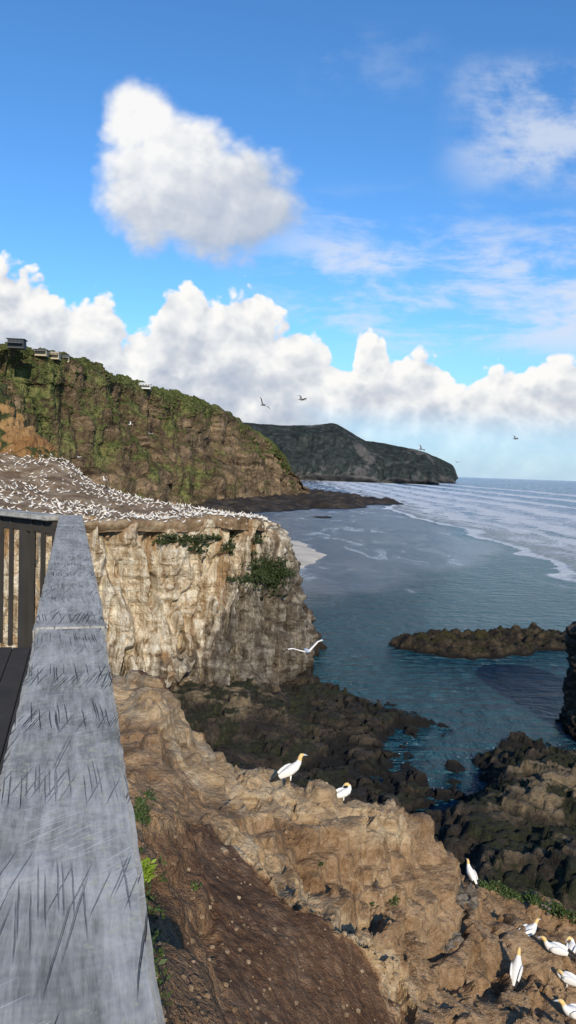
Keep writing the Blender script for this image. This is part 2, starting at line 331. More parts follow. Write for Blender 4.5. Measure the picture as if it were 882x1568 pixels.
t.out(col,rough,t.bump(h,1.0,dist),.5,IOR=1.33)
m_sand,t=newmat('beach_sand'); P=pos(t)
t.out(t.ramp(t.noise(P,.08,4),[(.35,(.34,.30,.25)),(.55,(.56,.50,.41))]),.7,None,.1)
# timber
def timber(name,c1,c2,c3):
    m,t=newmat(name); P=t.n('ShaderNodeTexCoord').outputs['Object']
    nv=t.n('ShaderNodeTexNoise',{'Vector':P,'Scale':5.0,'Detail':3.0}).outputs[1]
    def wobv(k): return t.n('ShaderNodeVectorMath',{0:P,1:t.n('ShaderNodeVectorMath',{0:nv,'Scale':k},operation='SCALE').outputs[0]},operation='ADD').outputs[0]
    wob=wobv(.03); wobc=wobv(.012)
    gr=t.noise(t.map(wob,(1.6,38,38)),1.0,4,.7); bl=t.noise(P,7,4,.7,.5); fine=t.noise(t.map(P,(14,120,120)),1.0,3,.75)
    f=t.m('ADD',t.m('MULTIPLY',gr,.32),t.m('ADD',t.m('MULTIPLY',bl,.38),t.m('MULTIPLY',fine,.30)))
    col=t.ramp(f,[(.39,c1),(.48,c2),(.59,c3)])
    def cracks(sx,sy,ang,loc,thr,wdt,src=wobc):
        wv=t.map(src,(1,1,0),(0,0,math.radians(ang)),loc)
        wv=t.map(wv,(sx,sy,1))
        nd=t.n('ShaderNodeTexVoronoi',{'Vector':wv,'Scale':1.0,'Randomness':1.0},voronoi_dimensions='2D')
        rnd=t.n('ShaderNodeSeparateColor',{0:nd.outputs['Color']}).outputs[0]
        return t.m('MULTIPLY',t.m('SUBTRACT',1.0,t.sst(nd.outputs['Distance'],wdt*.3,wdt)),t.sst(rnd,thr,thr+.02))
    cm=t.m('MAXIMUM',cracks(2.2,140,9,(3,1,0),.84,.20),t.m('MAXIMUM',cracks(3.4,230,-3,(8,4,0),.74,.22),cracks(4,250,15,(1,9,0),.80,.22)))
    reg=t.sst(t.noise(t.map(P,loc=(2,8,0)),2.6,2,.5),.42,.56)
    cm=t.m('MULTIPLY',cm,t.m('MULTIPLY_ADD',reg,.70,.30))
    sc=t.m('MAXIMUM',cracks(5,170,62,(5,5,0),.74,.16,P),cracks(4,150,48,(2,6,0),.78,.16,P))
    col=t.mix(t.m('MULTIPLY',sc,.5),col,tuple(min(1,x*1.5) for x in c3))
    kn=t.vor(t.map(P,(1,1.5,0.01),loc=(.35,.1,0)),2.6); km=t.m('SUBTRACT',1.0,t.sst(t.m('ADD',kn,t.m('MULTIPLY',t.m('SUBTRACT',bl,.5),.10)),.028,.06))
    rings=t.m('MULTIPLY',t.sst(t.m('SINE',t.m('MULTIPLY',kn,150.0)),.2,.9),t.m('SUBTRACT',1.0,t.sst(kn,.07,.15)))
    col=t.mix(t.m('MULTIPLY',rings,.3),col,c1)
    col=t.mix(t.m('MULTIPLY',km,.6),col,(.10,.065,.045)); col=t.mix(t.m('MULTIPLY',cm,.85),col,(.03,.029,.027))
    li=t.m('MULTIPLY',t.sst(t.noise(P,60,3,.75),.54,.64),t.sst(t.noise(P,3,3),.42,.60)); col=t.mix(t.m('MULTIPLY',li,.5),col,(.46,.45,.33))
    li2=t.sst(t.noise(t.map(P,loc=(5,2,1)),22,4,.75),.54,.66); col=t.mix(t.m('MULTIPLY',li2,.3),col,c1)
    h=t.m('SUBTRACT',t.m('ADD',t.m('MULTIPLY',gr,.5),t.m('ADD',t.m('MULTIPLY',fine,.3),t.m('MULTIPLY',bl,.6))),t.m('MULTIPLY',cm,1.2))
    t.out(col,.85,t.bump(h,1.0,.005),.08); return m
m_wood=timber('weathered_timber',(.165,.165,.155),(.29,.29,.275),(.44,.435,.415))
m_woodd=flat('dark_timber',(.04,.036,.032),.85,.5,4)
m_leaf=flat('leaf_green',(.045,.075,.02),.6,.5,3); m_scrub=flat('scrub_green',(.068,.080,.030),.9,.7,.03,.0); m_leafy=flat('leaf_bright',(.16,.24,.03),.5,.3,6)
m_cleaf=flat('cliff_leaf',(.030,.044,.014),.7,.5,1)
m_white=flat('white_feathers',(.70,.69,.67),.6,.06,20); m_buff=flat('buff_head',(.66,.46,.19),.6,.12,20); m_blk=flat('black_feathers',(.025,.023,.022),.6,.3,20); m_bill=flat('grey_bill',(.42,.47,.52),.4,.1,20)
BM=[m_white,m_buff,m_blk,m_bill]
# ================================================================ SEA
mkobj('sea',[(-60000,-20000,0),(60000,-20000,0),(60000,90000,0),(-60000,90000,0)],[(0,1,2,3)],[m_sea],False)
sandP=[tuple(S(*q)[:2]) for q in [(300,806),(430,822),(470,832),(502,850),(475,865),(455,880),(425,890),(300,890)]]
def sandf(x,y):
    dd=inpoly(x,y,sandP)+fb((x,y,0),.05,3)*3; return (x,y,-.3+.7*sm(-2,6,dd))
hfield('sand_beach',(-70,30),(170,380),90,150,sandf,[m_sand],0.0)
# ================================================================ FAR HEADLANDS
def far(name,us,rv,dr,thick):
    base=[]; ridge=[]; mid=[]
    for u,v in zip(us,rv):
        p=W(u,v,dr+thick); ridge.append(p); b=Vector((p.x*dr/(dr+thick),dr,-2)); base.append(b)
        mid.append(Vector((b.x,dr+thick*.10,max(2,p.z*.40))))
    back=[p+Vector((0,thick,-p.z*.9)) for p in ridge]
    def dp(p,n,s,t_):
        a=sm(0,.15,t_)
        g=ridged((p.x,p.y*.3,p.z*.6),.008,4)-.4
        q=p+Vector((0,-1,0))*(g*80*a*(1-sm(.5,.7,t_)))
        q.z=p.z+fb((p.x,p.y,0),.012,4)*5*a; return q
    return loft(name,[base,mid,ridge,back],340,80,dp,[m_far])
far('distant_headland',[560,600,640,665,685,694,699],[676,682,690,699,709,716,731],3300,350)
far('far_headland',[300,380,430,475,500,520,545,575,610,640,660,672],[650,649,652,652,651,653,668,682,686,690,702,731],2500,300)
# ================================================================ MID HEADLAND
us=[-150,0,60,130,220,290,350,385,412,436,450,474]
rv=[508,524,536,557,593,610,632,655,674,698,722,752]; rd=[420,440,470,510,600,670,740,790,820,845,865,900]
bv=[790,785,783,780,778,775,770,768,766,764,763,760]
ridge=[W(a,b,c) for a,b,c in zip(us,rv,rd)]; base=[S(a,b,0)-Vector((0,0,1.5)) for a,b in zip(us,bv)]
def lerp(f,up): return [b.lerp(r,f)+Vector((0,0,up*min(1,r.z/60))) for b,r in zip(base,ridge)]
top2=[r+Vector((-10,40,-4)) for r in ridge]; back=[r+Vector((-60,220,-r.z*.8)) for r in ridge]
def dh(p,n,s,t_):
    a=sm(0,.08,t_)
    g=ridged((p.x,p.y,p.z*.35),.012,5); g2=ridged((p.x+50,p.y,p.z*.7),.035,4)
    am=a*(.25+.75*(1-sm(.52,.66,t_)))*(1-.6*sm(.85,1,s))
    q=p-n*((g-.45)*26*am)-n*((g2-.45)*11*am)+Vector((0,0,fb(p,.06,5)*2.6*a+fb(p,.2,2)*.9*a))
    k=q.z*.10+fb(p,.012,3)*1.6; fr=k-math.floor(k); q=q+Vector((0,0,(sm(.3,.7,fr)-fr)*9*a*(1-sm(.52,.62,t_))))
    return q
hill,HV,HF=loft('headland_hill',[base,lerp(.18,9),lerp(.5,-2),lerp(.8,0),ridge,top2,back],500,190,dh,[m_hill])
def clumps(name,pts,mat,szf,sub=1,squash=.7,parent=None,rg=.55):
    import bmesh
    bm=bmesh.new(); bmesh.ops.create_icosphere(bm,subdivisions=sub,radius=1.0)
    bv=[v.co.copy() for v in bm.verts]; bf=[tuple(v.index for v in f.verts) for f in bm.faces]; bm.free()
    V=[];Fc=[]
    for p in pts:
        s=szf(p); k=len(V); o=Vector((random.random()*50,random.random()*50,0))
        for v in bv:
            q=v*(s*(1+rg*noise.noise(v*1.7+o))); V.append((p[0]+q.x,p[1]+q.y,p[2]+q.z*squash))
        Fc+= [tuple(k+i for i in f) for f in bf]
    return mkobj(name,V,Fc,[mat],False,parent=parent)
pts=[]
for k in range(26000):
    v=random.choice(HV)
    if v.y>1000 or v.z<8: continue
    g=noise.noise(Vector(v)*.016)+.5*noise.noise(Vector(v)*.05)+ (v.z-48)*.008-.1*sm(560,760,v.y)
    if g>.05 and random.random()<.6*sm(.05,.35,g): pts.append(v)
clumps('coastal_scrub',pts,m_scrub,lambda p:random.uniform(.4,1.2)*(p[1]/500),1,.8,rg=.9)
# houses on the ridge
def house(x,y,z,w,d_,h,wall,roof,yaw=0,flatroof=True):
    e=empty('clifftop_house',(x,y,z)); e.rotation_euler[2]=yaw
    def box(nm,cx,cy,cz,sx,sy,sz,m):
        vs=[(cx+a*sx/2,cy+b*sy/2,cz+c_*sz/2) for c_ in(-1,1) for b in(-1,1) for a in(-1,1)]
        return mkobj(nm,vs,[(0,1,5,4),(1,3,7,5),(3,2,6,7),(2,0,4,6),(4,5,7,6),(0,2,3,1)],[m],False,parent=e)
    box('walls',0,0,h/2-1,w,d_,h+2,wall)
    if flatroof: box('roof',0,0,h+.16,w+1.6,d_+1.6,.3,roof)
    else:
        a=w/2+.6;b=d_/2+.6
        mkobj('roof',[(-a,-b,h+.02),(a,-b,h+.02),(a,b,h+.02),(-a,b,h+.02),(-a*.7,0,h+1.4),(a*.7,0,h+1.4)],[(0,1,5,4),(1,2,5),(2,3,4,5),(3,0,4),(3,2,1,0)],[roof],False,parent=e)
    for i in range(4): box('window_%d'%(i+1),-w*.36+i*w*.24,-d_/2-.03,h*.55,w*.17,.1,h*.45,m_glass)
    box('deck',0,-d_/2-1.6,.6,w*.95,3,.25,roof)
m_glass=flat('window_glass',(.03,.04,.05),.1,.1,1,.5); m_wd=flat('dark_cladding',(.05,.055,.06)); m_ww=flat('white_cladding',(.7,.7,.68)); m_rf=flat('roof_metal',(.10,.11,.12)); m_cream=flat('cream_cladding',(.42,.36,.25))
for (u,v,dd,ww,hh,wm,rm,fr) in [(26,529,438,9,3.2,m_wd,m_rf,True),(64,541,470,7,1.7,m_cream,m_rf,True),(82,546,480,8,1.7,m_cream,m_cream,False),(100,551,492,6,1.7,m_cream,m_rf,False),(222,592,598,9,1.8,m_ww,m_ww,False)]:
    p=W(u,v,dd); house(p.x,p.y,p.z,ww,7,hh,wm,rm,.1,fr)
# ================================================================ REEF under headland
def reef(name,pxpoly,xr,yr,nx,ny,hgt,fs,mat,edge=6.0,z0=-.6):
    PL=[tuple(S(*q)[:2]) for q in pxpoly]
    def fn(x,y):
        dd=inpoly(x,y,PL)+fb((x,y,3),fs,4)*edge
        z=z0+(hgt*.55-z0)*sm(-edge*.4,edge*.8,dd)
        if dd>-edge: z+=hgt*(.7*fb((x,y,0),fs*3,5)+.7*(.5-vor((x,y,0),fs*4)[0]))*sm(-edge*.5,edge,dd)
        return (x,y,z)
    return hfield(name,xr,yr,nx,ny,fn,[mat],-.3)
reef('shore_reef',[(250,800),(330,795),(400,787),(470,780),(540,779),(610,772),(575,765),(520,757),(470,751),(330,755)],(-200,170),(380,1150),230,260,5.0,.018,m_reef2,18)
reef('tidal_rocks',[(478,792),(500,789),(515,792),(500,795)],(5,60),(440,540),60,60,.8,.05,m_reef2,5)
reef('rock_island',[(588,987),(640,1002),(722,1012),(800,1004),(860,998),(920,998),(940,976),(860,970),(820,966),(740,968),(640,973),(600,978)],(10,72),(110,158),300,220,1.7,.16,m_reef,2.5)
# ================================================================ SHORE SHELF
PA=[tuple(S(*q)[:2]) for q in [(360,1030),(440,1030),(495,1054),(545,1080),(600,1092),(655,1112),(640,1122),(600,1132),(578,1160),(600,1185),(645,1200),(640,1235),(620,1290),(640,1420),(100,1500),(-200,1300),(-100,1030)]]
PB=[tuple(S(*q)[:2]) for q in [(600,1330),(625,1262),(700,1222),(745,1204),(742,1168),(790,1138),(835,1134),(862,1160),(1000,1140),(1200,1200),(1200,1500),(640,1500)]]
def shelf(x,y):
    w1=fb((x,y,0),.15,4)
    dA=inpoly(x,y,PA)+w1*2.2; dB=inpoly(x,y,PB)+w1*2.2
    p=(x,y,0)
    z=-1.0
    if dA>-3: 
        z=max(z,-1.0+1.9*sm(-1.2,1.5,dA)+.9*sm(2,12,dA)+ (2.2*sm(5,14,dA))*sm(74,84,y)*(1-sm(-3,4,x)))
    if dB>-3:
        z=max(z,-1.0+1.6*sm(-2,1.5,dB)+sm(0.5,6,dB)*(2.0+.14*(x-15))*(1-.6*sm(66,76,y)))
    a=sm(-1.05,.8,z)
    z+=a*(1.5*fb(p,.12,3)+.22*fb(p,1.1,4)+.5*(ridged(p,.25,4)-.5))
    tl=z+.10*x-.05*y
    k=tl*1.1+fb(p,.5,4)*.45; fr=k-math.floor(k); z+=a*(sm(.42,.58,fr)-fr)*.9
    ang=.5+fb(p,.05,2)*.3; wx=x+fb(p,.4,3)*1.2; wy=y+fb((y,x,3),.4,3)*1.2
    xx=(wx*math.cos(ang)+wy*math.sin(ang)); yv=(-wx*math.sin(ang)+wy*math.cos(ang))
    d1,_=noise.voronoi(Vector((xx*.12,yv*.38,0))); z-=a*.7*(1-sm(.0,.09,d1[1]-d1[0]))
    d2,_=noise.voronoi(Vector((xx*.5,yv*.9,4))); z-=a*.22*(1-sm(.0,.12,d2[1]-d2[0]))
    return (x,y,z)
hfield('shore_rock_shelf',(-30,72),(34,116),420,340,shelf,[m_shelf],-.5)
pts=[]
for k in range(260):
    u=random.uniform(480,700); v=random.uniform(1075,1240)
    p=S(u,v,0)
    dd=max(inpoly(p.x,p.y,PA),inpoly(p.x,p.y,PB))
    if -3.0<dd<.6: pts.append(Vector((p.x,p.y,-.15 if dd<0 else .5)))
clumps('shore_boulders',pts,m_shelf,lambda p:random.choice([.25,.3,.4,.6,.9])*random.uniform(.8,1.2),2,.6,rg=1.3)
m_foam=flat('sea_foam',(.52,.58,.62),.6,.25,2)
def foamring(name,polys,xr,yr,nx,ny,wd):
    V=[];keep=[]
    for j in range(ny):
        for i in range(nx):
            x=xr[0]+(xr[1]-xr[0])*i/(nx-1); y=yr[0]+(yr[1]-yr[0])*j/(ny-1)
            dd=max(inpoly(x,y,P_) for P_ in polys)+fb((x,y,0),.15,4)*2.2
            n_=abs(fb((x,y,7),.8,4)); g_=fb((x,y,9),.12,2)
            keep.append(-wd<dd<1.0 and n_<.035 and g_>.05); V.append((x,y,.05))
    Fc=[]
    for j in range(ny-1):
        for i in range(nx-1):
            a=j*nx+i
            if keep[a] and keep[a+1] and keep[a+nx] : Fc.append((a,a+1,a+nx+1,a+nx))
    used=sorted({k for q in Fc for k in q}); mp={k:i for i,k in enumerate(used)}
    return mkobj(name,[V[k] for k in used],[tuple(mp[k] for k in q) for q in Fc],[m_foam],True)
foamring('sea_foam',[PA,PB],(2,34),(66,106),300,360,2.6)
rows=[]
for z,rr,dx in [(-2,7.4,0),(0,7.1,0),(3,6.8,0),(7,6.8,.1),(10,6.6,.1),(12.3,6.4,0),(13.4,5.4,.8),(13.9,2.5,1.2),(13.9,.05,2)]:
    rows.append([Vector((41.0+dx+rr*math.cos(a),86+rr*math.sin(a)*1.1,z)) for a in [2*math.pi*i/12 for i in range(13)]])
def dst(p,n,s,t_):
    c_=Vector((41,86,p.z)); o=(p-c_); o.z=0
    if o.length>.01:o.normalize()
    k=p.z*.8+fb(p,.3,3)*.8; fr=k-math.floor(k)
    return p+o*(fb(p,.25,5)*.7+fb((p.x,p.y,p.z*.3),1.0,4)*.5+(sm(.1,.9,fr)-.5)*.5)
loft('rock_stack',rows,200,160,dst,[m_stack])
# ================================================================ COLONY CLIFF
cu=[-160,-40,60,135,200,280,340,392,412,405]
ctop=[W(u,v,dd) for u,v,dd in zip(cu,[775,780,785,791,795,793,793,796,801,798],[84,85,87,89,91,94,97,99,103,116])]
r2=[W(u,v,dd) for u,v,dd in zip([-160,-40,60,135,200,280,345,400,434,425],[850,850,850,852,852,850,850,845,830,820],[83,84,86,88,90,93,96,98,103,118])]
r3=[W(u,v,dd) for u,v,dd in zip([-160,-40,60,135,200,280,350,412,443,440],[930,930,930,932,932,930,925,915,890,860],[82,83,85,87,89,91.5,94,97,102,120])]
r4=[W(u,v,dd) for u,v,dd in zip([-160,-40,60,135,200,280,352,415,447,455],[1010,1010,1010,1010,1010,1005,1000,985,965,920],[82,83,84,86,88,90,92,95,101,122])]
r5=[W(u,v,dd) for u,v,dd in zip([-160,-40,60,135,200,280,355,420,450,470],[1110,1110,1110,1110,1105,1095,1085,1055,1020,965],[81,82,83,85,86,87.5,88.5,93,101,125])]
r6=[Vector((p.x*1.0,p.y-1.5,-2)) for p in r5]
def dc(p,n,s,t_):
    ed=sm(0,.04,t_)
    n=Vector((n.x,n.y,n.z*.3))
    q=Vector((p.x,p.y,p.z*.15))
    col_=ridged(q,.10,3)-.5
    q2=Vector((p.x,p.y,p.z*.30)); c2=ridged(q2+Vector((9,2,0)),.42,4)-.5
    strat=fb((p.x*.06,p.y*.06,p.z*.9),1.0,4)
    amp=(.35+.65*ed)
    k=p.x*.17+(p.z)*.035+fb((p.x,p.y,p.z*.35),.11,4)*1.3; fr=k-math.floor(k); saw=min(fr/.78,1)-sm(.78,1,fr)
    k2=p.x*.47-p.z*.02+fb((p.x,p.y,p.z*.4),.3,3)*1.1; f2=k2-math.floor(k2); saw2=min(f2/.75,1)-sm(.75,1,f2)
    q=p-n*amp*(col_*1.7)-n*c2*.7*amp+n*strat*.45*amp+n*fb(p,.5,5)*.5*amp+n*(saw-.5)*3.0*amp+n*(saw2-.5)*1.0*amp*sm(-.3,.3,fb(p,.1,2)+.15)
    q+=n*(.8-.8*sm(6,9,p.z+fb((p.x,p.y,0),.1,2)*3))*(1-sm(8,14,p.z))
    for (cx,cz,rx,rz,dp) in NICHE:
        f=((p.x-cx)/rx)**2+((p.z-cz)/rz)**2
        if f<1: q=q-n*dp*(1-f)
    return q
NICHE=[]
for (u,v,du,dv,dp) in [(237,905,9,30,3.4),(277,985,8,22,2.6),(190,870,6,18,1.4),(345,960,5,25,1.8),(310,860,6,22,1.2),(165,900,6,50,1.4)]:
    c_=W(u,v,91); NICHE.append((c_.x,c_.z,du/F*91,dv/F*91,dp))
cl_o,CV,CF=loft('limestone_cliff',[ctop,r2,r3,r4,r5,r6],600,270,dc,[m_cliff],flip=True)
pe=[W(u,v,dd) for u,v,dd in zip([-160,-40,60,135,200,280,340,392,412],[775,780,785,791,795,793,793,796,801],[84,85,87,89,91,94,97,99,103])]
pm=[W(u,v,dd) for u,v,dd in zip([-160,-60,30,105,180,262,330,388,410],[720,730,745,762,780,784,789,793,799],[108,108,107,105,104,103,103,104,106])]
pb=[W(u,v,dd) for u,v,dd in zip([-160,-60,20,88,150,232,320,384,408],[670,680,692,704,744,768,784,791,799],[135,135,134,132,126,122,116,112,110])]
pc=[p+Vector((2,14,-6)) for p in pb]
pcc=[p+Vector((4,24,-22)) for p in pb]
pe0=[p+Vector((.2,-.9,-1.6)) for p in pe]
def dpl(p,n,s,t_):
    e_=1-sm(.12,.3,t_)
    return p+Vector((0,(fb((p.x,0,0),.35,4)*1.3)*e_,fb(p,.12,4)*.5+fb(p,.6,4)*.18))
pl_o,PV,PF=loft('colony_plateau',[pe0,pe,pm,pb,pc,pcc],240,120,dpl,[m_plat])
ob=[[W(u,v,dd) for u,v,dd in r] for r in [
 [(-200,740,125),(-60,735,126),(0,728,127),(40,715,128),(88,708,130),(100,720,134)],
 [(-200,690,128),(-60,690,129),(0,682,130),(40,683,131),(84,698,132),(98,712,137)],
 [(-200,600,140),(-60,600,140),(-5,600,140),(25,640,138),(60,672,137),(92,708,140)],
 [(-200,540,150),(-60,560,150),(-8,584,150),(10,620,148),(45,664,146),(90,712,146)],
 [(-200,600,170),(-60,620,170),(-12,640,170),(5,680,168),(30,720,166),(80,760,160)]]]
def dob(p,n,s,t_):
    k=p.z*.5+fb(p,.1,3); fr=k-math.floor(k)
    return p+n*(fb((p.x,p.y,p.z*2),.2,5)*1.6+fb(p,.8,4)*.5)+Vector((0,0,(sm(.3,.7,fr)-fr)*1.6))
loft('ochre_bank',ob,180,140,dob,[m_orange])
# ================================================================ FORE BLUFF
U=[-150,60,175,240,300,370,450,540,600,650,720,800,900,1080]
cv=[1000,1015,1045,1060,1152,1192,1200,1224,1246,1280,1335,1362,1405,1470]; cdp=[24,23,21,19,18,17,16.5,16.5,16.8,17.5,20,21,22,24]
av=[1150,1160,1180,1190,1240,1270,1290,1310,1335,1360,1400,1430,1460,1530]; ad=[14,13.5,13,13,13.5,13.8,14,14.3,14.6,15,16.5,17.5,18,20]
bbv=[1330,1330,1340,1350,1370,1390,1400,1410,1425,1440,1480,1510,1540,1600]; bd_=[8,8,8.3,8.8,9.8,10.5,11.2,12,12.5,13,14,15,15.5,17]
cc=[5,5,5.3,5.8,7,8,9,10.2,10.9,11.4,12.3,13,13.7,15]; dd_=[3,3,3.2,3.6,4.6,5.5,6.4,7.4,7.9,8.4,9.2,9.8,10.5,11.5]
crest=[W(*q) for q in zip(U,cv,cdp)]; A=[W(*q) for q in zip(U,av,ad)]; B=[W(*q) for q in zip(U,bbv,bd_)]
C=[W(u,1568,x) for u,x in zip(U,cc)]; D=[W(u,1900,x) for u,x in zip(U,dd_)]
E=[Vector((p.x*1.4-1,-8,min(26,p.z+1.0))) for p in D]; E2=[Vector((p.x*4,-60,p.z-4)) for p in D]
X1=[p+Vector((.3,1.2,-.9)) for p in crest]; X2=[p+Vector((1,4,-6)) for p in crest]; X3=[Vector((p.x*1.1+1,p.y+9,11)) for p in crest]; X4=[Vector((p.x*1.3+1,p.y+20,-1)) for p in crest]
LED=[(318,1255),(345,1295),(430,1372),(490,1402),(530,1450),(565,1490),(612,1568),(720,1760)]
RIL=[(250,1210),(285,1265),(310,1330),(325,1400),(335,1480),(345,1568),(360,1760)]
def sd(pl,u,v):
    if v<=pl[0][1]: return u-pl[0][0]
    for (a,b),(c_,e) in zip(pl,pl[1:]):
        if b<=v<=e: return u-(a+(c_-a)*(v-b)/(e-b))
    return u-pl[-1][0]
def wobl(p): return fb((p.x,p.y,0),1.1,3)*26+fb((p.x,p.y,5),4.5,3)*15
def dfg(p,n,s,t_):
    u,v=PR(p)
    if n.z<0:n=-n
    far_=sm(1.5,4,p.y)
    inv=900<v<1900 and p.y>2
    pathm=0; wob=0;x1=x2=0;a=0
    if inv:
        x1=sd(LED,u,v); x2=sd(RIL,u,v); wob=wobl(p); a=sm(1250,1300,v)
        pathm=a*sm(0,14,x2+wob*.6)*(1-sm(-14,0,x1+wob))
    rk=1-.7*pathm
    q=p+n*(fb(p,.35,5)*.42*far_*rk)+n*fb(p,1.6,5)*.12*rk+n*fb(p,6,3)*.022*far_
    rg_=ridged((p.x,p.y,p.z*2.0),.55,5)-.5
    rill=ridged((p.x*1.6,p.y*.5,p.z*.4),1.5,3)-.5
    if inv:
        q.z-= a*.46*sm(-5,5,x1+wob)
        q.z+= a*.26*(1-sm(-10,10,x2+wob*.6)) + sm(1190,1250,v)*.25*(1-sm(-90,0,x2))
        q-= n*(rg_*.62+rill*.16)*(1-pathm)*sm(330,420,u+ (1300-v)*.2)*far_
        for (gu,gv,ru,rv_,dz) in [(560,1362,40,28,.8),(690,1385,30,40,.5),(625,1480,22,50,.5),(700,1450,26,25,.35),(480,1340,30,16,.25),(760,1460,25,40,.35)]:
            f=((u-gu+wob*.3)/ru)**2+((v-gv)/rv_)**2
            if f<1: q.z-=dz*(1-f)
    else: q-=n*rg_*.3
    k=(q.z*2.2+p.x*.15+fb(p,.45,4)*1.2); fr=k-math.floor(k); q.z+=(sm(.3,.7,fr)-fr)*.26*sm(1.5,5,p.y)*(1-pathm)
    return q
def crest_y(u): return np.interp(u,U,cdp)
def zfg(q,n,s,t_):
    u,v=PR(q); wob=wobl(q); x1=sd(LED,u,v)+wob;x2=sd(RIL,u,v)+wob*.6
    r=g=b=0.0
    if q.y>.5:
        a=sm(1230,1290,v)
        r=a*(1-sm(-8,4,x1))*(.55+.45*sm(-6,6,x2))
        c_=np.interp(u,U,cv)
        band=(1-sm(20,90,v-c_))*(1-sm(560,680,u))*.85
        band=max(band, a*sm(-2,8,x1)*(1-sm(25,90,x1))*(1-sm(1480,1600,v)*.7)*.9)
        band=max(band,.55*math.exp(-((u-560)/70)**2-((v-1290)/70)**2))
        b=band
        g=.55*sm(700,760,u)*(1-sm(2,22,v-c_))
        if x2<-60 and v>1190: g=max(g,.42)
        if v<c_+8 and q.y>crest_y(u)+1: r=.7; b=0
    return (r,g,b,1)
fg_o,FV,FF=loft('foreground_bluff',[X4,X3,X2,X1,crest,A,B,C,D,E,E2],540,0,dfg,[m_fg],zonef=zfg,weights=[14,14,16,12,120,125,105,40,14,8])
bvh=BVHTree.FromPolygons(FV,FF)
def hit(u,v):
    for k in range(14):
        h=bvh.ray_cast(EYE,ray(u,v+k*2.5).normalized())[0]
        if h and h.y<crest_y(u)+.9: return h
    return None
pts=[]
for k in range(700):
    h=hit(random.uniform(190,880),random.uniform(1180,1600))
    if h: pts.append(h)
m_stone=rock_mat('stone',(.09,.06,.035),(.19,.135,.085),(.34,.26,.18),sc=3,bd=.02)
clumps('loose_stones',pts,m_stone,lambda p:random.choice([.01,.012,.016,.02,.025,.04])*1.0,1,.7)
pts=[]
for (u,v,s_) in [(712,1368,.26),(700,1378,.2),(722,1380,.16),(695,1440,.2),(682,1448,.12),(576,1352,.1),(840,1392,.18)]:
    h=hit(u,v)
    if h: pts.append((h.x,h.y,h.z-.03,s_))
m_grey=rock_mat('grey_boulder',(.06,.052,.043),(.14,.12,.10),(.25,.215,.17),sc=2.5,bd=.1)
clumps('weathered_boulders',[p for p in pts],m_grey,lambda p:p[3],3,.65,rg=1.3)
def plants(name,cs,r,n,leaf,mat,up=.6):
    V=[];Fc=[]
    for c_ in cs:
        r_=r*random.uniform(.6,1.3)
        for i in range(n):
            a=random.uniform(0,6.283); rr=r_*random.random()**.6
            b=Vector(c_)+Vector((math.cos(a)*rr,math.sin(a)*rr,random.uniform(0,up)*r_*(1-rr/r_*.6)))
            dr=Vector((random.uniform(-1,1),random.uniform(-1,1),random.uniform(.1,1.1))).normalized(); sd_=dr.cross(Vector((random.uniform(-1,1),random.uniform(-1,1),.3))).normalized()
            L=leaf*random.uniform(.6,1.4); k=len(V)
            V+= [b,b+dr*L*.5+sd_*L*.22,b+dr*L,b+dr*L*.5-sd_*L*.22]; Fc.append((k,k+1,k+2,k+3))
    return mkobj(name,V,Fc,[mat],False)
cs=[hit(*q) for q in [(216,1340),(214,1352),(220,1335)]]; plants('succulent_plant',[c_ for c_ in cs if c_],.12,60,.09,m_leafy)
cs=[hit(random.uniform(196,226),random.uniform(1215,1262)) for _ in range(14)]; plants('roadside_weeds',[c_ for c_ in cs if c_],.12,40,.06,m_leaf)
cs=[hit(random.uniform(215,255),random.uniform(1300,1568)) for _ in range(16)]; plants('roadside_weeds',[c_ for c_ in cs if c_],.08,24,.05,m_leaf)
cs=[hit(*q) for q in [(606,1378),(603,1385),(490,1325),(300,1360),(570,1385)]]; plants('slope_tufts',[c_ for c_ in cs if c_],.09,40,.06,m_leaf)
cs=[]
for k in range(60):
    u=random.uniform(735,882); c_=hit(u,np.interp(u,U,cv)+random.uniform(4,16))
    if c_: cs.append(c_)
plants('crest_grass',cs,.18,40,.10,m_leaf,.3)
cb=BVHTree.FromPolygons(CV,CF)
def chit(u,v): return cb.ray_cast(EYE,ray(u,v).normalized())[0]
cs=[chit(random.uniform(240,330),828+random.uniform(-5,9)) for _ in range(34)]+[chit(random.uniform(290,314),random.uniform(838,856)) for _ in range(6)]+[chit(random.uniform(347,360),random.uniform(832,850)) for _ in range(6)]+[chit(random.uniform(345,400),random.uniform(822,834)) for _ in range(10)]
plants('cliff_ledge_plants',[c_ for c_ in cs if c_],.8,60,.4,m_cleaf,.5)
cs=[chit(random.gauss(408,17),random.gauss(882,11)) for _ in range(80)]+[chit(random.uniform(355,390),random.uniform(888,893)) for _ in range(8)]
plants('cliff_bush',[c_ for c_ in cs if c_],1.2,70,.4,m_cleaf,.8)
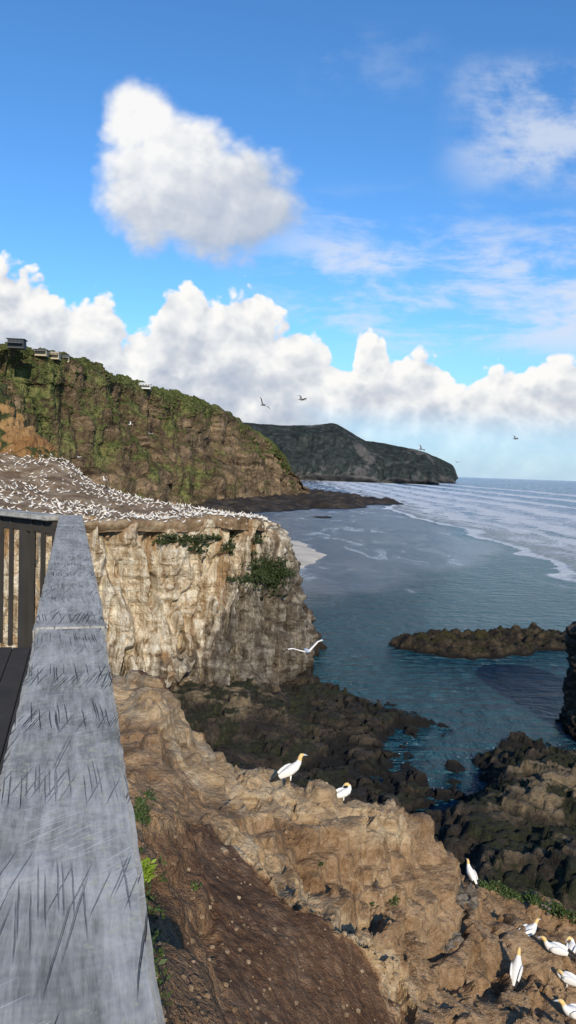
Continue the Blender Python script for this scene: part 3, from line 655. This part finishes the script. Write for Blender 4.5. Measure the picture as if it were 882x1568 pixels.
# ================================================================ GANNETS
def rings(V,Fc,MI,path,ns,mats_):
    st=len(V); n=len(path)
    for i,(x,y,z,ry,rn) in enumerate(path):
        a=path[max(0,i-1)];b=path[min(n-1,i+1)]
        tg=Vector((b[0]-a[0],b[1]-a[1],b[2]-a[2])).normalized(); side=Vector((0,1,0)); side=(side-tg*side.dot(tg)).normalized(); nn=tg.cross(side)
        for k in range(ns):
            an=2*math.pi*k/ns; V.append(Vector((x,y,z))+side*math.cos(an)*ry+nn*math.sin(an)*rn)
    for i in range(n-1):
        for k in range(ns):
            a=st+i*ns+k; b=st+i*ns+(k+1)%ns; Fc.append((a,b,b+ns,a+ns)); MI.append(mats_[i])
    Fc.append(tuple(st+k for k in range(ns))[::-1]); MI.append(mats_[0])
    Fc.append(tuple(st+(n-1)*ns+k for k in range(ns))); MI.append(mats_[-1])
def gannet_geo(ns=12,pose='stand'):
    V=[];Fc=[];MI=[]
    if pose=='low':
        path=[(-.50,0,.12,.03,.01),(-.40,0,.13,.045,.02),(-.28,0,.15,.075,.055),(-.12,0,.18,.115,.10),(.02,0,.20,.125,.12),(.13,0,.23,.10,.10),(.19,0,.28,.065,.065),(.22,0,.34,.05,.05),(.25,0,.395,.046,.05),(.29,0,.415,.042,.045),(.33,0,.41,.022,.026),(.38,0,.40,.012,.016),(.43,0,.385,.003,.004)]
    elif pose=='preen':
        path=[(-.50,0,.20,.03,.01),(-.40,0,.22,.045,.02),(-.28,0,.25,.075,.055),(-.12,0,.29,.115,.10),(.02,0,.32,.125,.12),(.13,0,.36,.10,.10),(.19,.02,.42,.065,.065),(.20,.05,.48,.05,.05),(.16,.10,.52,.046,.05),(.11,.13,.51,.042,.045),(.08,.15,.48,.022,.026),(.05,.17,.44,.012,.016),(.02,.18,.40,.003,.004)]
    else:
        path=[(-.46,0,.10,.03,.01),(-.38,0,.14,.045,.02),(-.27,0,.20,.075,.055),(-.14,0,.28,.11,.095),(-.01,0,.36,.125,.115),(.09,0,.43,.105,.10),(.15,0,.51,.07,.07),(.175,0,.58,.052,.053),(.19,0,.65,.046,.05),(.22,0,.695,.043,.047),(.265,0,.70,.023,.027),(.31,0,.695,.013,.016),(.365,0,.68,.003,.004)]
    mt=[2,0,0,0,0,0,0,1,1,1,3,3,3]
    if ns<8: 
        sel=[0,2,4,5,7,9,12]; path=[path[i] for i in sel]; mt=[0,0,0,0,1,3]
    rings(V,Fc,MI,path,ns,mt)
    if ns>=8:
        B0={'stand':(.06,.42,-.48,.10),'low':(.10,.235,-.54,.14),'preen':(.10,.37,-.54,.22)}[pose]
        for s_ in (-1,1):
            w_=[]
            for f,ry,rn in [(0,.012,.03),(.12,.025,.085),(.3,.03,.10),(.5,.028,.085),(.66,.022,.06),(.82,.014,.038),(1,.004,.008)]:
                x=B0[0]+(B0[2]-B0[0])*f; z=B0[1]+(B0[3]-B0[1])*f-.012+.03*math.sin(f*3.14)
                w_.append((x,s_*(.105*(1-f)**.6+.02+.012*math.sin(f*3)),z,ry,rn))
            rings(V,Fc,MI,w_,10,[0,0,0,0,2,2])
            if pose!='low':
                lx=-.03; zt=.27
                rings(V,Fc,MI,[(lx,s_*.05,zt,.03,.03),(lx,s_*.055,.12,.014,.014),(lx+.01,s_*.055,.02,.011,.011)],6,[0,2])
                rings(V,Fc,MI,[(lx-.02,s_*.055,.012,.012,.010),(lx+.05,s_*.055,.012,.035,.008),(lx+.10,s_*.055,.010,.045,.004)],6,[2,2])
            hx,hz={'stand':(.235,.705),'low':(.30,.42),'preen':(.12,.52)}[pose]
            if pose!='preen': rings(V,Fc,MI,[(hx,s_*.036,hz,.004,.008),(hx+.01,s_*.036,hz,.004,.008)],6,[2])
    return V,Fc,MI
def fly_geo(flap=.25):
    V=[];Fc=[];MI=[]
    rings(V,Fc,MI,[(-.50,0,0,.012,.006),(-.40,0,0,.035,.018),(-.28,0,0,.06,.05),(-.1,0,0,.085,.08),(.08,0,0,.085,.085),(.2,0,.01,.06,.06),(.3,0,.015,.045,.045),(.37,0,.015,.04,.042),(.42,0,.01,.02,.022),(.52,0,0,.003,.004)],10,[2,0,0,0,0,0,1,1,3])
    for s_ in(-1,1):
        secs=[(.07,.12,.30,0),(.25,.17,.24,.35),(.45,.17,.20,.8),(.62,.10,.17,.9),(.80,-.01,.11,.75),(.95,-.12,.02,.5)]
        st=len(V)
        for y,x,ch,zz in secs:
            z=zz*flap
            V+=[Vector((x,s_*y,z)),Vector((x-ch*.3,s_*y,z+.022*ch/.3)),Vector((x-ch,s_*y,z-.01)),Vector((x-ch*.3,s_*y,z-.01))]
        for i in range(len(secs)-1):
            for k in range(4):
                a=st+i*4+k;b=st+i*4+(k+1)%4; Fc.append((a,b,b+4,a+4)); MI.append(2 if (i>=3 or k in(1,2) and i>=1 and k==2) else 0)
    return V,Fc,MI
def bird(name,geo,loc,yaw,sc=1.0,roll=0,pitch=0,mats=None):
    V,Fc,MI=geo; o=mkobj(name,V,Fc,mats or BM,True,MI); o.location=loc; o.rotation_euler=(roll,pitch,yaw); o.scale=(sc,)*3; return o
for (u,v,yaw,pose,sc) in [(446,1197,.15,'stand',1.0),(526,1211,.4,'preen',.8),(720,1337,1.9,'stand',.80),(790,1502,1.1,'stand',.95),(810,1434,.5,'low',.95),(848,1462,2.8,'low',.95),(874,1466,1.0,'preen',.85),(866,1514,2.7,'preen',.9),(878,1562,3.0,'low',1.0)]:
    h=hit(u,v)
    if h: bird('gannet',gannet_geo(14,pose),h-Vector((0,0,.03)),yaw,sc)
    else: print('no hit',u,v)
bird('flying_gannet',fly_geo(.26),W(470,997,30),1.75,1.2,-.25,.12)
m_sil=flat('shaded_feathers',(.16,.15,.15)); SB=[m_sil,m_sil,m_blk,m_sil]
for (u,v,dd,yaw,ro,k) in [(403,620,75,2.2,.7,1),(462,612,75,.6,.3,1),(645,688,100,.4,.5,1),(789,672,110,.2,.3,1),(229,664,110,2,.4,0),(700,708,160,1,.2,1),(560,690,150,1,.4,1),(160,735,115,1,.5,0),(200,650,130,.5,.4,0),(120,700,120,2.5,.3,0)]:
    bird('flying_gannet',fly_geo(.35),W(u,v,dd),yaw,1.0,ro,0,SB if k else None)
pb_=BVHTree.FromPolygons(PV,PF)
LV,LF,LM=gannet_geo(6,'stand'); LVl,LFl,LMl=gannet_geo(6,'low')
V=[];Fc=[];MI=[];placed=set()
tries=0;cnt=0
while cnt<1900 and tries<40000:
    tries+=1
    p=random.choice(PV)
    if p.y<80: continue
    u,v=PR(p)
    if u<-150: continue
    if noise.noise(Vector((p.x,p.y,0))*.12)>.42: continue
    gx_=round(p.x/.8); gy_=round(p.y/.8)
    if (gx_,gy_) in placed: continue
    x=gx_*.8+random.uniform(-.22,.22); y=gy_*.8+random.uniform(-.22,.22)
    h=pb_.ray_cast(Vector((x,y,80)),Vector((0,0,-1)))[0]
    if not h or h.z<20: continue
    placed.add((gx_,gy_)); cnt+=1; a=random.uniform(0,6.283); c_,s_=math.cos(a),math.sin(a); k=len(V); sc=random.uniform(.70,.90)
    gv,gf,gm=(LVl,LFl,LMl) if random.random()<.75 else (LV,LF,LM)
    for q in gv: V.append((h.x+(q.x*c_-q.y*s_)*sc,h.y+(q.x*s_+q.y*c_)*sc,h.z+q.z*sc-.02))
    Fc+=[tuple(k+i for i in f) for f in gf]; MI+=gm
mkobj('gannet_colony',V,Fc,BM,True,MI)
# ================================================================ RAILING + DECK
rail=empty('timber_railing',(0,0,0))
def board(name,a,b,w_,th,mat,parent,bev=.006,rot=0,seg=2):
    a=Vector(a);b=Vector(b); L=(b-a).length; d_=(b-a).normalized()
    side=Vector((0,0,1)).cross(d_) if abs(d_.z)<.9 else Vector((math.sin(rot),math.cos(rot),0)); side.normalize(); up=d_.cross(side)
    import bmesh
    bm=bmesh.new(); bmesh.ops.create_cube(bm,size=1.0)
    for v in bm.verts: v.co=Vector((v.co.x*L,v.co.y*w_,v.co.z*th))
    if w_>.15 and th>.04 and mat is m_wood:
        ed=[e for e in bm.edges if abs(e.verts[0].co.x-e.verts[1].co.x)>L*.5]
        bmesh.ops.subdivide_edges(bm,edges=ed,cuts=int(L/.02))
    bmesh.ops.bevel(bm,geom=[e for e in bm.edges if e.calc_length()>0 and e.calc_face_angle(0)>.5],offset=bev,segments=seg,affect='EDGES')
    if w_>.15 and th>.04 and mat is m_wood:
        for v in bm.verts:
            s=1 if v.co.y>0 else -1; e_=abs(v.co.y)>w_*.45
            if e_: v.co.y+=noise.noise(Vector((v.co.x*4,s*9,0)))*.004+noise.noise(Vector((v.co.x*22,s*5,v.co.z*20)))*.003; v.co.z+=noise.noise(Vector((v.co.x*14,s*3,2)))*.002
    me=bpy.data.meshes.new(name); bm.to_mesh(me); bm.free(); me.materials.append(mat)
    o=bpy.data.objects.new(name,me); scene.collection.objects.link(o)
    M=Matrix((( d_.x,side.x,up.x),(d_.y,side.y,up.y),(d_.z,side.z,up.z))).to_4x4()
    M.translation=(a+b)/2-up*th/2*(1 if abs(d_.z)<.9 else 0); o.matrix_world=M; o.parent=parent; return o
zt=29.55
board('top_rail_near',(.245,-.9,zt),(-.583,2.0,zt),.178,.045,m_wood,rail,.008)
board('top_rail_far',(-.586,2.008,zt),(-1.885,6.42,zt),.195,.045,m_wood,rail,.008)
board('top_rail_end',(-1.99,6.36,zt-.004),(-5.2,8.75,zt-.004),.19,.045,m_wood,rail)
board('rail_beam_end',(-2.0,6.38,zt-.052),(-5.2,8.76,zt-.052),.045,.12,m_woodd,rail)
dn=Vector((-3.21,2.39,0)).normalized()
for i in range(32):
    p=Vector((-1.96,6.33,0))+dn*(.06+.16*i)
    if i%9==3: continue
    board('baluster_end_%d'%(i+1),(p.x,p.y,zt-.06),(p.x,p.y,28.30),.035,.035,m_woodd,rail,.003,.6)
for i in range(4):
    p=Vector((-2.0,6.42,0))+dn*(.44+1.15*i)
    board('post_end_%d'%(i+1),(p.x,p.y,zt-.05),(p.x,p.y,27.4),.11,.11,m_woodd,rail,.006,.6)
for i in range(40):
    y=-.8+i*.18; x=.245-.283*(y+.9)
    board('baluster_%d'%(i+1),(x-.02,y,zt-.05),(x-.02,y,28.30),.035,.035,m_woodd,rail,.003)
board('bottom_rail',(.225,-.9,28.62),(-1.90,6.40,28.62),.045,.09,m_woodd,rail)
board('corner_post',(-1.89,6.36,zt-.05),(-1.89,6.36,27.0),.10,.10,m_woodd,rail,.006)
deck=empty('viewing_deck',(0,0,0))
dv=Vector((-.283,1,0)).normalized(); nl=Vector((-dv.y,dv.x,0))
for i in range(30):
    o0=Vector((.22,-.9,28.44))+nl*(.12+.145*i)
    board('deck_board_%d'%(i+1),o0-dv*.4,o0+dv*(7.4+i*.02),.14,.032,m_woodd,deck,.003)
for (x,y) in [(-.5,1.5),(-1.6,5.8),(-3.5,7),(-3,3)]:
    board('pile_%d'%int(abs(x)*10),(x-.3,y,28.40),(x-.3,y,22.5),.18,.18,m_woodd,deck,.01)
print('done',len(bpy.data.objects))
